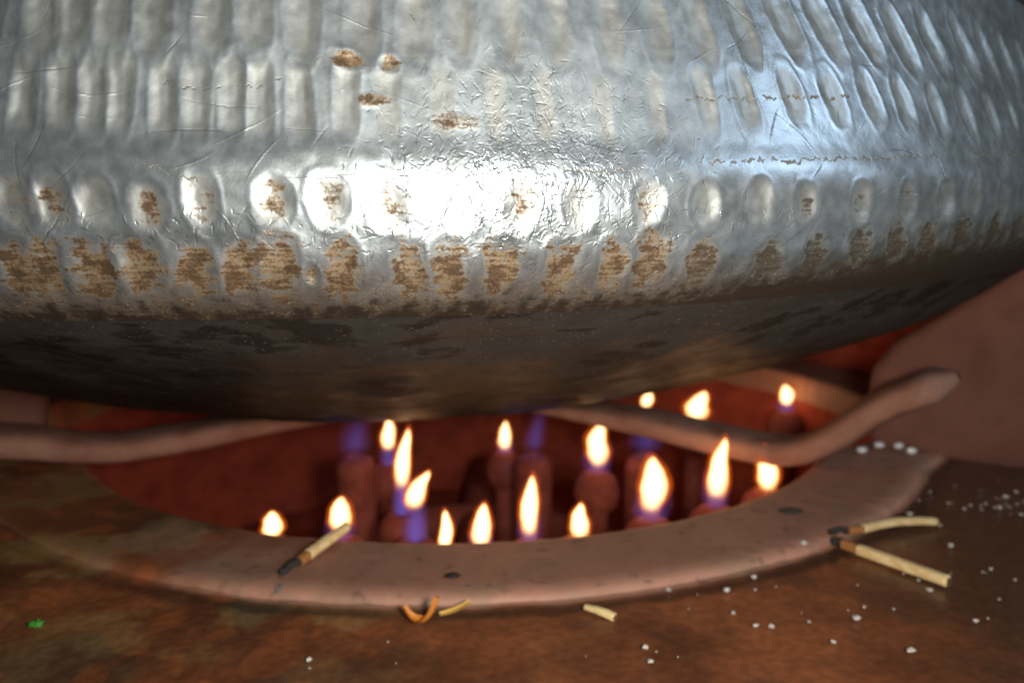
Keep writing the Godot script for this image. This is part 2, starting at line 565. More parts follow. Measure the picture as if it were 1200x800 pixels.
		nz.position = Vector3(base.x, 0, base.z) - Vector3(burner.position.x, 0, burner.position.z)
	for q in [[-48.5, -12.0, -240.0, 9.0, 4.2, "pale blue flame against the pot's underside at the left"], [7.2, -17.0, -258.0, 11.0, 3.0, "faint violet flame rising to the pot behind the middle tall flame"], [42.0, -13.0, -245.0, 9.0, 4.2, "low violet flame between two nozzles under the curved arm"]]:
		var fl := thing("flame", Vector3(q[0], q[1], q[2]) * 0.001, q[5], "flame", "gas flames on the burner nozzles")
		part("blue_skirt", soft(3, 0.0, q[3] * 0.0017, q[4] * 0.0010, 0.5, Vector2(0.003, 0), func(s): return 0.05 * sm(0.0, 0.25, s) * (1.0 - sm(0.3, 1.0, s)), 1.4, int(q[3] * 10 + q[0])), blue, fl)
		part("lilac_veil", drop(0.0, q[3] * 0.0019, q[4] * 0.0012, 0.5, Vector2(0.003, 0), func(s): return 0.06 * sm(0.0, 0.25, s) * (1.0 - sm(0.3, 1.0, s)), 1.4, int(q[3] * 10 + q[0])), lilac, fl)
		var l := OmniLight3D.new()
		l.name = "flame_light"
		l.light_color = Color(0.5, 0.5, 1.0)
		l.light_energy = 0.00008
		l.light_size = 0.01
		l.omni_range = 1.0
		l.omni_attenuation = 2.0
		l.shadow_enabled = true
		l.position = Vector3(0, q[3] * 0.0004, 0)
		fl.add_child(l, true)
		var top: float = q[1] * 0.001 - burner.position.y
		var nz := part("nozzle", lathe([Vector2(0.0062, 0.004), Vector2(0.0062, top - 0.006), Vector2(0.0060, top - 0.003), Vector2(0.005, top - 0.001), Vector2(0.003, top), Vector2(0.002, top), Vector2(0.0019, top - 0.004), Vector2(0.0001, top - 0.004)], 28), iron, burner)
		nz.position = Vector3(q[0] * 0.001, 0, q[2] * 0.001) - Vector3(burner.position.x, 0, burner.position.z)

# ---------------------------------------------------------------- the pot
var tex_c := PackedVector3Array()
var bump := PackedFloat32Array()
var rough_m := PackedFloat32Array()
var metal_m := PackedFloat32Array()
var dim := PackedFloat32Array()                    # 0 outside the hammer marks, 1 at their middle
var stain := PackedFloat32Array()

func px_of(a: float) -> float: return (a - A0) / (A1 - A0) * TW
func py_of(y_mm: float) -> float: return (y_mm * 0.001 - Y0) / (Y1 - Y0) * TH

# one hammer mark: centre (degrees, mm), half axes mm, tilt, power of its outline, depth mm
func hammer(a: float, y: float, hw: float, hh: float, tilt: float, pow_: float, depth: float, stained := 0.0, core := 1.0) -> void:
	var mmx := 188.0 / TW
	var mmy := 47.1 / TH
	var cx := px_of(a)
	var cy := py_of(y)
	var reach := maxf(hw, hh) * 1.6
	var ct := cos(tilt)
	var st := sin(tilt)
	var tx := rng.randf_range(-0.05, 0.05)
	var ty := rng.randf_range(-0.03, 0.03)
	var egg := rng.randf_range(-0.16, 0.16)
	var wav := rng.randi_range(0, 999)
	var edge := noise(wav, 0.35, 2)
	for j in range(maxi(0, int(cy - reach / mmy)), mini(TH, int(cy + reach / mmy))):
		for i in range(maxi(0, int(cx - reach / mmx)), mini(TW, int(cx + reach / mmx))):
			var u := (i - cx) * mmx
			var v := (j - cy) * mmy
			var p := (u * ct + v * st) / (hw * (1.0 + egg * v / hh))
			var q := (-u * st + v * ct) / hh
			var s := pow(pow(absf(p), pow_) + pow(absf(q), pow_), 1.0 / pow_)
			if s > 1.6: continue
			s += 0.10 * edge.get_noise_2d(u, v)
			var k := j * TW + i
			var inside := 1.0 - sm(0.25, 1.08, s)
			relief[k] -= inside * 0.72 * depth * (1.0 - 0.2 * s * s) + inside * (tx * u + ty * v)
			relief[k] += 0.10 * depth * exp(-pow((s - 1.14) / 0.14, 2.0))
			dim[k] = maxf(dim[k], 1.0 - sm(0.70, 1.02, s))
			if stained > 0.0:
				stain[k] = maxf(stain[k], stained * (1.0 - sm(core * 0.5, core * 1.08, s + 0.45 * edge.get_noise_2d(u * 1.7 + 9.0, v * 1.7))))

func scratch(x: float, y: float, dir: float, length: float, bend: float, amount: float) -> void:
	var n := int(length)
	for k in n:
		x += cos(dir)
		y += sin(dir)
		dir += bend
		var i := int(x)
		var j := int(y)
		if i < 1 or j < 1 or i >= TW - 2 or j >= TH - 2: return
		var a := amount * sin(PI * (k + 0.5) / n)
		bump[j * TW + i] += a
		bump[j * TW + i + 1] += a * 0.5
		bump[(j + 1) * TW + i] += a * 0.5
		if amount < 0.0: tex_c[j * TW + i] *= 1.0 + 0.13 * a

func dark_line(pts: Array, width: float, s: int) -> void:
	var n := noise(s, 0.05, 3)
	for k in pts.size() - 1:
		var a := Vector2(px_of(pts[k].x), py_of(pts[k].y))
		var b := Vector2(px_of(pts[k + 1].x), py_of(pts[k + 1].y))
		var steps := int(a.distance_to(b))
		for q in steps:
			var p := a.lerp(b, float(q) / steps)
			p.y += 5.0 * n.get_noise_2d(p.x * 0.6, 0.0) + 4.5 * n.get_noise_2d(p.x * 2.4, 40.0)
			var gate := n.get_noise_2d(p.x * 1.6, 77.0)
			if gate < -0.14: continue
			var w := width * (0.35 + clampf(gate, 0.0, 0.5) * 2.0)
			for dj in range(-int(w) - 1, int(w) + 2):
				var j := int(p.y) + dj
				if j < 0 or j >= TH: continue
				var m := clampf(1.2 - absf(dj) / maxf(w, 0.6), 0.0, 1.0)
				var i := clampi(int(p.x), 0, TW - 1)
				bump[j * TW + i] -= 2.2 * m
				tex_c[j * TW + i] = tex_c[j * TW + i].lerp(Vector3(64, 54, 42), 0.8 * m)
				metal_m[j * TW + i] *= 1.0 - 0.7 * m
				rough_m[j * TW + i] = lerpf(rough_m[j * TW + i], 0.8, m)

func wall_maps() -> void:
	var total := TW * TH
	relief.resize(total); bump.resize(total); rough_m.resize(total); metal_m.resize(total); dim.resize(total); stain.resize(total)
	tex_c.resize(total)
	relief.fill(0.0); bump.fill(0.0); dim.fill(0.0); stain.fill(0.0)
	var rows := {
		"a": [-15.2, -13.6, -12.2, -10.6, -9.03, -8.1, -7.07, -5.91, -4.26, -3.11, -1.75, 0.0, 1.51, 2.89, 4.37, 5.9, 7.7, 9.41, 11.07, 12.86, 14.79, 16.72, 18.86, 21.04, 23.27, 25.89, 28.0, 30.2, 32.5, 34.8, 37.0],
		"b": [-15.0, -13.4, -12.0, -10.6, -9.35, -8.34, -7.45, -6.71, -5.56, -4.66, -3.7, -2.92, -1.83, -0.53, 0.64, 2.19, 3.79, 5.32, 7.2, 9.05, 10.93, 12.5, 14.61, 16.55, 18.48, 20.38, 22.54, 24.72, 26.9, 29.0, 31.2, 33.4, 35.8],
		"c": [-14.6, -13.0, -11.3, -9.56, -8.52, -7.38, -5.97, -4.54, -2.6, -1.09, 0.57, 2.65, 4.48, 6.29, 8.56, 10.64, 12.7, 14.69, 17.31, 19.86, 22.28, 24.33, 26.81, 29.2, 31.5, 34.0, 36.4],
		"d": [-15.0, -13.4, -11.5, -9.85, -9.1, -7.76, -6.42, -4.95, -3.72, -2.63, -0.8, 1.18, 2.37, 3.91, 5.83, 7.6, 8.92, 10.86, 13.61, 15.64, 17.77, 19.66, 21.62, 23.93, 26.44, 28.78, 31.0, 33.3, 35.6]}
	for a in rows.a:
		var right := sm(6.0, 18.0, a)
		hammer(a, 80.6 + 3.6 * right + rng.randf_range(-0.4, 0.4), 1.75 + 0.25 * right, 4.6 + 0.6 * right, 0.50 * right + rng.randf_range(-0.05, 0.05), 2.4, 0.46 - 0.04 * right)
	for a in rows.b:
		var right := sm(8.0, 16.0, a)
		var worn := 1.0 - 0.72 * sm(-0.5, 1.5, a) * (1.0 - sm(8.0, 12.0, a))
		hammer(a, 72.8 + 2.6 * right + rng.randf_range(-0.5, 0.5), 1.25 + 0.45 * right, 4.0 - 0.4 * right, 0.35 * right + rng.randf_range(-0.04, 0.04), 3.6 - right, (0.42 - 0.12 * right) * worn)
	for a in rows.c:
		var st: float = [0.0, 0.55, 0.9, 0.75][rng.randi_range(0, 3)] * (1.0 - 0.6 * sm(14.0, 20.0, a))
		hammer(a, 62.9 + 0.9 * sm(10.0, 26.0, a) + rng.randf_range(-0.4, 0.4), 1.85 + rng.randf_range(-0.2, 0.25), 2.75 + rng.randf_range(-0.25, 0.25), rng.randf_range(-0.1, 0.1), 2.2, 0.36 * (0.8 + 0.4 * rng.randf()), st, 0.62)
	for a in rows.d:
		hammer(a, 56.5 + 2.4 * sm(12.0, 26.0, a) + rng.randf_range(-0.5, 0.4), 2.0 + rng.randf_range(-0.25, 0.3), 3.25 + rng.randf_range(-0.35, 0.35), 0.22 * (1.0 - sm(-4.0, 2.0, a)) * -1.0 + 0.42 * sm(8.0, 16.0, a) + rng.randf_range(-0.1, 0.1), 2.6, 0.42 * (0.8 + 0.4 * rng.randf()), 1.2, 1.08)
	# single marks: burnt chips on two tops, a crusty spot, a round pit
	hammer(-0.48, 76.6, 1.9, 0.9, -0.25, 2.0, 0.25, 1.3, 1.0)
	hammer(0.72, 76.3, 1.1, 0.9, -0.1, 2.0, 0.2, 1.2, 1.0)
	hammer(0.2, 72.7, 1.6, 0.8, 0.1, 2.0, -0.1, 0.9, 1.0)
	hammer(2.6, 70.8, 2.6, 0.9, 0.0, 2.0, -0.05, 0.6, 1.1)
	hammer(-1.68, 56.2, 0.8, 1.1, 0.0, 2.0, 0.5, 1.2, 0.9)
	var big := noise(101, 0.010, 3)
	var streak := noise(102, 0.06, 3)
	var grain := noise(103, 0.22, 3)
	var mott := noise(104, 0.035, 4)
	var curl := noise(105, 0.17, 2)
	curl.fractal_type = FastNoiseLite.FRACTAL_RIDGED
	for j in TH:
		var y := (Y0 + (Y1 - Y0) * (j + 0.5) / TH) * 1000.0
		for i in TW:
			var a := A0 + (A1 - A0) * (i + 0.5) / TW
			var k := j * TW + i
			var b := big.get_noise_2d(i, j)
			var m := mott.get_noise_2d(i, j)
			var s := streak.get_noise_2d(i * 0.35, j * 2.6)
			var g := grain.get_noise_2d(i, j)
			var d := dim[k]
			# bare metal between the marks, dull oxide in them
			var c := Vector3(150, 158, 163) * (1.0 + 0.10 * b + 0.10 * m + 0.03 * g)
			c = c.lerp(Vector3(158, 156, 147) * (1.0 + 0.08 * m), 0.38 * d)
			var shiny := sm(7.0, 15.0, a)
			var rough := lerpf(lerpf(0.34, 0.31, shiny), lerpf(0.48, 0.40, shiny), d) + 0.06 * m + 0.05 * b + 0.18 * (1.0 - 0.55 * d) * sm(67.0, 71.0, y) * (1.0 - shiny)
			var metal := lerpf(0.82, 0.80, d)
			# scuffed zone
			var zone := exp(-pow((a - 4.9) / 2.4, 2.0) - pow((y - 67.5) / 5.0, 2.0)) + 0.55 * exp(-pow((a - 3.0) / 7.0, 2.0) - pow((y - 56.5) / 4.0, 2.0))
			var cu := curl.get_noise_2d(i, j)
			bump[k] += zone * 0.6 * cu + 0.25 * g + 0.25 * m
			# burnt-on food
			var st: float = clampf(0.75 * (stain[k] * 1.2 - 0.28 + 0.7 * s + 0.7 * g + 0.9 * m), 0.0, 0.92) if stain[k] > 0.02 else 0.0
			st = maxf(st, clampf(sm(56.5, 53.5, y) * (0.1 + 1.2 * m + 0.8 * s + 0.6 * g), 0.0, 0.8))
			# grime towards the bottom edge; it climbs at the right
			var rise := 5.5 * sm(8.0, 27.0, a)
			var low := 1.0 - sm(51.8 + rise, 56.8 + rise, y + 2.0 * m + 1.2 * s)
			var veil := low * 0.55
			c = c.lerp(Vector3(126, 112, 88).lerp(Vector3(84, 80, 70), shiny), veil * (0.75 + 0.25 * shiny + 0.5 * s))
			c = c.lerp(Vector3(120, 92, 58).lerp(Vector3(66, 48, 31), clampf(0.5 + 0.8 * s + 1.2 * m + 0.6 * g, 0, 1)).lerp(Vector3(48, 45, 40), 0.9 * shiny), st)
			var soot := 1.0 - sm(51.2 + rise * 0.72, 53.8 + rise * 1.1, y + 2.4 * m + 1.2 * s + 1.0 * g)
			c = c.lerp(Vector3(46, 38, 30), soot * 0.95)
			var fleck := sm(0.22, 0.36, g + 0.35 * s) * sm(50.5 + rise, 52.0 + rise, y) * (1.0 - sm(54.5 + rise, 57.0 + rise, y))
			c = c.lerp(Vector3(176, 166, 146), 0.45 * fleck * sm(-0.1, 0.3, m + 0.5 * b))
			soot *= 1.0 - 0.7 * fleck
			rough = lerpf(rough, 0.66, clampf(st + soot, 0, 1))
			rough = lerpf(rough, 0.5, veil * 0.6)
			metal = lerpf(metal, 0.35, st)
			metal = lerpf(metal, 0.3, soot)
			bump[k] += (st * 2.4 + soot * 1.6) * (s + 0.6 * g)
			tex_c[k] = c
			rough_m[k] = rough + 0.03
			metal_m[k] = metal
			relief[k] += 0.014 * m + 0.06 * b
	# scratches: many short ones where the wall is scuffed, a few long ones elsewhere
	for k in 3000:
		var a := rng.randfn(4.9, 2.2)
		var y := rng.randfn(66.5, 4.6)
		if k % 3 == 0:
			a = rng.randf_range(-11.0, 26.0)
			y = rng.randf_range(53.5, 62.0)
		scratch(px_of(a), py_of(y), rng.randfn(PI * 0.5 if k % 2 else 0.35, 0.55), rng.randf_range(4, 17), rng.randfn(0, 0.05), (-1.0 if rng.randf() < 0.6 else 1.0) * rng.randf_range(0.5, 1.6))
	for k in 130:
		scratch(px_of(rng.randf_range(-12.0, 32.0)), py_of(rng.randf_range(53.0, 93.0)), rng.randfn(0.1 if k % 3 else 1.4, 0.5), rng.randf_range(20, 110), rng.randfn(0, 0.006), (-1.0 if rng.randf() < 0.5 else 1.0) * rng.randf_range(0.5, 1.7))
	dark_line([Vector2(10.4, 67.4), Vector2(14.0, 67.8), Vector2(17.5, 68.6), Vector2(20.5, 69.0), Vector2(23.0, 69.6)], 1.6, 7)
	dark_line([Vector2(24.5, 70.0), Vector2(27.0, 70.4), Vector2(31.0, 70.9), Vector2(36.0, 71.4)], 4.0, 9)
	dark_line([Vector2(10.2, 74.2), Vector2(13.0, 74.6), Vector2(17.4, 75.8)], 1.6, 12)
	dark_line([Vector2(-5.6, 74.0), Vector2(-4.0, 73.6), Vector2(-2.2, 74.4)], 1.0, 19)
	dark_line([Vector2(-6.4, 67.0), Vector2(-4.6, 65.0)], 0.9, 23)
	dark_line([Vector2(5.8, 66.2), Vector2(8.6, 66.6)], 1.3, 31)

func pot_r(y: float) -> float:
	# wall radius by height, in units of U
	var p := [[0.825, 2.985], [0.86, 3.035], [0.91, 3.075], [0.97, 3.094], [1.03, 3.1], [1.08, 3.0965], [1.13, 3.080], [1.25, 3.046], [1.45, 2.985], [1.75, 2.925], [2.2, 2.91], [2.42, 2.93]]
	for k in p.size() - 1:
		if y <= p[k + 1][0]:
			var f: float = (y - p[k][0]) / (p[k + 1][0] - p[k][0])
			var m0: float = (p[k + 1][1] - p[maxi(k - 1, 0)][1]) / (p[k + 1][0] - p[maxi(k - 1, 0)][0])
			var m1: float = (p[mini(k + 2, p.size() - 1)][1] - p[k][1]) / (p[mini(k + 2, p.size() - 1)][0] - p[k][0])
			var dx: float = p[k + 1][0] - p[k][0]
			return (2 * f * f * f - 3 * f * f + 1) * p[k][1] + (f * f * f - 2 * f * f + f) * m0 * dx + (3 * f * f - 2 * f * f * f) * p[k + 1][1] + (f * f * f - f * f) * m1 * dx
	return p[p.size() - 1][1]

func ridge_lift(a: float) -> float:
	# the bottom edge is not level: beaten up at the right, in metres
	return 0.0012 * sm(3.0, 29.0, a) * (1.0 - sm(60.0, 150.0, a))

func relief_at(i: float, j: float) -> float:
	var x := clampi(int(i), 0, TW - 1)
	var y := clampi(int(j), 0, TH - 1)
	return relief[y * TW + x]

func build_pot() -> void:
	wall_maps()
	var pot := thing("cooking_pot", POT, "large hammered aluminium cooking pot with soot-blackened bottom over the fire", "cooking pot")
	pot.rotation_degrees.y = POT_TURN
	var n3 := TW * TH
	var data := PackedByteArray()
	data.resize(n3 * 3)
	var orm := PackedByteArray()
	orm.resize(n3 * 3)
	var bmp := PackedByteArray()
	bmp.resize(n3 * 3)
	for j in TH:
		for i in TW:
			var k := j * TW + i
			var o := ((TH - 1 - j) * TW + i) * 3
			data[o] = clampi(int(tex_c[k].x), 0, 255)
			data[o + 1] = clampi(int(tex_c[k].y), 0, 255)
			data[o + 2] = clampi(int(tex_c[k].z), 0, 255)
			orm[o] = clampi(int(128.0 + 26.0 * bump[k]), 0, 255)
			orm[o + 1] = clampi(int(rough_m[k] * 255.0), 0, 255)
			orm[o + 2] = clampi(int(metal_m[k] * 255.0), 0, 255)
	var alu := StandardMaterial3D.new()
	alu.albedo_texture = ImageTexture.create_from_image(Image.create_from_data(TW, TH, false, Image.FORMAT_RGB8, data))
	var ot := ImageTexture.create_from_image(Image.create_from_data(TW, TH, false, Image.FORMAT_RGB8, orm))
	alu.roughness = 1.0
	alu.roughness_texture = ot
	alu.roughness_texture_channel = BaseMaterial3D.TEXTURE_CHANNEL_GREEN
	alu.metallic = 1.0
	alu.metallic_texture = ot
	alu.metallic_texture_channel = BaseMaterial3D.TEXTURE_CHANNEL_BLUE
	alu.heightmap_enabled = true
	alu.heightmap_texture = ot
	alu.heightmap_scale = 0.016
	# columns: close together where the hammer marks are, wide apart round the back
	var ang := PackedFloat32Array()
	var cols := TW / 2
	for i in cols + 1:
		ang.append(A0 + (A1 - A0) * i / cols)
	for i in range(1, 153):
		ang.append(A1 + (360.0 - (A1 - A0)) * i / 152.0)
	var hs := PackedFloat32Array()
	for j in 250:
		hs.append(0.0512 + (Y1 - 0.0005 - 0.0512) * j / 249.0)
	for q in [0.1, 0.108, 0.118, 0.13, 0.14, 0.148]:
		hs.append(q)
	var v := PackedVector3Array()
	var t := PackedVector2Array()
	for j in hs.size():
		for i in ang.size():
			var a := ang[i]
			var h := hs[j]
			var u := fposmod((a - A0) / (A1 - A0), 1.0) if a > A1 else (a - A0) / (A1 - A0)
			var r := pot_r(h / U) * U + 0.001 * relief_at(u * TW, (h - Y0) / (Y1 - Y0) * TH) * (1.0 - sm(0.0925, 0.0945, h))
			var y := h + ridge_lift(a) * (1.0 - sm(0.0512, 0.066, h))
			var w := deg_to_rad(a)
			v.append(Vector3(sin(w) * r, y, cos(w) * r))
			t.append(Vector2((a - A0) / (A1 - A0), 1.0 - (h - Y0) / (Y1 - Y0)))
	part("hammered_wall", grid(v, t, hs.size(), ang.size(), false, true), alu, pot)
	# rim and inside
	var bare := StandardMaterial3D.new()
	bare.albedo_color = rgb8(172, 178, 182)
	bare.metallic = 0.9
	bare.roughness = 0.42
	part("rolled_rim", lathe([Vector2(0.1822, 0.146), Vector2(0.1842, 0.1478), Vector2(0.1846, 0.1496), Vector2(0.1836, 0.1512), Vector2(0.1815, 0.1516), Vector2(0.1797, 0.1506), Vector2(0.179, 0.149), Vector2(0.1792, 0.146)], 160), bare, pot)
	part("inner_bowl", lathe([Vector2(0.1795, 0.149), Vector2(0.1775, 0.12), Vector2(0.1795, 0.09), Vector2(0.1840, 0.072), Vector2(0.180, 0.060), Vector2(0.16, 0.048), Vector2(0.12, 0.0325), Vector2(0.08, 0.0205), Vector2(0.04, 0.0125), Vector2(0.0005, 0.0105)], 120, 0.002), bare, pot)
	# bottom
	v = PackedVector3Array()
	t = PackedVector2Array()
	var rows := 130
	var lump := noise(201, 42.0, 3)
	var fine := noise(202, 160.0, 2)
	var bcols := PackedFloat32Array()
	for i in 301:
		bcols.append(A0 - 14.0 + (A1 - A0 + 24.0) * i / 300.0)
	for i in range(1, 93):
		bcols.append(A1 + 10.0 + (360.0 - (A1 - A0) - 24.0) * i / 92.0)
	for j in rows:
		for i in bcols.size():
			var f := j / (rows - 1.0)
			var a := bcols[i]
			var w := deg_to_rad(a)
			var ru := 2.985 * f
			var y := 0.068 + 0.0827 * ru * ru + 0.0027 * pow(ru, 4.0) - 0.00037 * pow(ru, 6.0)
			y += 0.0682 * pow(f, 12.0)
			var r := ru * U
			var p := Vector3(sin(w) * r, y * U, cos(w) * r)
			p.y += (0.0007 * lump.get_noise_2d(p.x, p.z) + 0.00006 * fine.get_noise_2d(p.x, p.z)) * (1.0 - sm(2.85, 2.985, ru))
			p.y += ridge_lift(fposmod(a + 180.0, 360.0) - 180.0) * sm(2.35, 2.985, ru)
			p.y -= 0.0285 * p.x * sm(0.0, 1.0, ru) * (1.0 - sm(2.7, 2.985, ru))
			v.append(p)
			t.append(Vector2((a - A0) / 30.0, f))
	part("sooty_base", grid(v, t, rows, bcols.size(), false, true), soot_material(), pot)

func soot_material() -> StandardMaterial3D:
	var w := 1024
	var h := 1024
	var data := PackedByteArray()
	data.resize(w * h * 3)
	var orm := PackedByteArray()
	orm.resize(w * h * 3)
	var big := noise(301, 0.006, 4)
	var mid := noise(302, 0.03, 4)
	var fine := noise(303, 0.15, 3)
	for j in h:
		for i in w:
			# closed on itself in the direction round the pot
			var c0 := cos(TAU * i / w) * 160.0
			var s0 := sin(TAU * i / w) * 160.0
			var b := big.get_noise_3d(c0, s0, j * 2.6)
			var m := mid.get_noise_3d(c0 * 0.7, s0 * 0.7, j * 2.0)
			var f := fine.get_noise_3d(c0, s0, j * 2.0)
			var c := Vector3(30, 32, 34).lerp(Vector3(62, 62, 60), sm(0.72, 0.97, float(j) / h + 0.05 * m)) * (1.0 + 0.2 * b + 0.12 * m + 0.05 * f)
			c = c.lerp(Vector3(50, 46, 42), sm(0.1, 0.4, m - 0.3 * b) * 0.25)
			c = c.lerp(Vector3(28, 24, 22), sm(0.12, 0.42, b + 0.4 * m) * 0.6)
			var speck := sm(0.5, 0.62, f + 0.25 * m)
			c = c.lerp(Vector3(150, 138, 120), speck * 0.7)
			var k := (j * w + i) * 3
			data[k] = clampi(int(c.x), 0, 255)
			data[k + 1] = clampi(int(c.y), 0, 255)
			data[k + 2] = clampi(int(c.z), 0, 255)
			orm[k] = clampi(int(128 + 14 * f + 40 * m), 0, 255)
			orm[k + 1] = clampi(int((0.47 + 0.12 * m + 0.10 * b) * 255), 0, 255)
			orm[k + 2] = clampi(int((0.03 + 0.3 * speck) * 255), 0, 255)
	var mat := StandardMaterial3D.new()
	mat.albedo_texture = ImageTexture.create_from_image(Image.create_from_data(w, h, false, Image.FORMAT_RGB8, data))
	var o := ImageTexture.create_from_image(Image.create_from_data(w, h, false, Image.FORMAT_RGB8, orm))
	mat.roughness = 1.0
	mat.roughness_texture = o
	mat.roughness_texture_channel = BaseMaterial3D.TEXTURE_CHANNEL_GREEN
	mat.metallic = 1.0
	mat.metallic_texture = o
	mat.metallic_texture_channel = BaseMaterial3D.TEXTURE_CHANNEL_BLUE
	mat.heightmap_enabled = true
	mat.heightmap_texture = o
	mat.heightmap_scale = 0.008
	mat.metallic_specular = 0.1
	return mat

# ---------------------------------------------------------------- matches, peel, grains
func plain_mat(c: Color, rough: float, spec := 0.5) -> StandardMaterial3D:
	var m := StandardMaterial3D.new()
	m.albedo_color = c
	m.roughness = rough
	m.metallic_specular = spec
	return m

func wood_material(s: int, ramp: Array) -> StandardMaterial3D:
	var m := StandardMaterial3D.new()
	m.albedo_texture = noise_tex(s, 0.03, ramp, 4, 256)
	m.uv1_scale = Vector3(1.0, 0.5, 1.0)
	m.roughness = 0.75
	return m

# a square stick from a to b, its edges slightly rounded; bow lifts the middle
func stick(a: Vector3, b: Vector3, w0: float, w1: float, bow := Vector3.ZERO, rough := 0.00006, s := 8) -> ArrayMesh:
	var path := PackedVector3Array()
	for i in 25:
		var f := i / 24.0
		path.append(a.lerp(b, f) + bow * sin(PI * f))
	return sweep(path, func(f): return lerpf(w0, w1, f), func(f): return lerpf(w0, w1, f), Vector3(0.1, 1, 0.05).normalized(), 16, rough, 5.0, s)

func match_thing(at: Vector3, to: Vector3, burnt: float, label: String, w := 0.0021, bow := Vector3.ZERO) -> void:
	# at: the burnt end, to: the clean end; burnt: share of its length that is charred
	var m := thing("matchstick", at, label, "matchstick", "spent matchsticks")
	var d := to - at
	var cut := d * burnt
	var wood := wood_material(61, [rgb8(222, 190, 130), rgb8(238, 214, 164), rgb8(212, 176, 116), rgb8(244, 224, 180)])
	var scorched := wood_material(63, [rgb8(140, 88, 44), rgb8(172, 116, 62), rgb8(120, 70, 34)])
	var black := wood_material(65, [rgb8(24, 21, 19), rgb8(46, 41, 38), rgb8(70, 66, 62)])
	part("stick", stick(cut + d * 0.14, d, w, w, bow), wood, m)
	part("scorched_end", stick(cut, cut + d * 0.142, w * 0.9, w * 0.98), scorched, m)
	part("charred_end", stick(Vector3.ZERO, cut + d * 0.004, w * 0.55, w * 0.85, Vector3(0, 0.0004, 0), 0.0004, 9), black, m)
	part("burnt_head", blob(Vector3(w * 0.5, w * 0.42, w * 0.5), 15, 0.5), black, m)

func blob(half: Vector3, s: int, lumpy: float) -> ArrayMesh:
	var v := PackedVector3Array()
	var t := PackedVector2Array()
	var n := noise(s, 0.9, 2)
	for j in 15:
		for i in 23:
			var la := PI * j / 14.0 - PI / 2
			var lo := TAU * (i % 22) / 22.0
			var p := Vector3(cos(la) * sin(lo), sin(la), cos(la) * cos(lo))
			p *= 1.0 + lumpy * n.get_noise_3dv(p * 1.6)
			v.append(p * half)
			t.append(Vector2(i / 22.0, j / 14.0))
	return grid(v, t, 15, 23, false, true)

# a thin curled strip of skin: path with a cupped section
func curl_strip(path: PackedVector3Array, width: float, cup: float) -> ArrayMesh:
	var v := PackedVector3Array()
	var t := PackedVector2Array()
	var n := path.size()
	for side in [1.0, -1.0]:
		for j in n:
			var d := (path[mini(j + 1, n - 1)] - path[maxi(j - 1, 0)]).normalized()
			var s := d.cross(Vector3.UP).normalized()
			var up := s.cross(d)
			var w := width * (0.35 + 0.65 * sin(PI * (j + 0.6) / (n + 0.2)))
			for i in 7:
				var f: float = (i / 6.0 - 0.5) * 2.0 * side
				v.append(path[j] + s * f * w * 0.5 + up * (cup * f * f + side * 0.00011))
				t.append(Vector2(i / 6.0, j / float(n)))
	var half := n * 7
	var a := grid(v.slice(0, half), t.slice(0, half), n, 7, true)
	var b := grid(v.slice(half), t.slice(half), n, 7, true)
	var st := SurfaceTool.new()
	st.append_from(a, 0, Transform3D())
	st.append_from(b, 0, Transform3D())
	return st.commit()

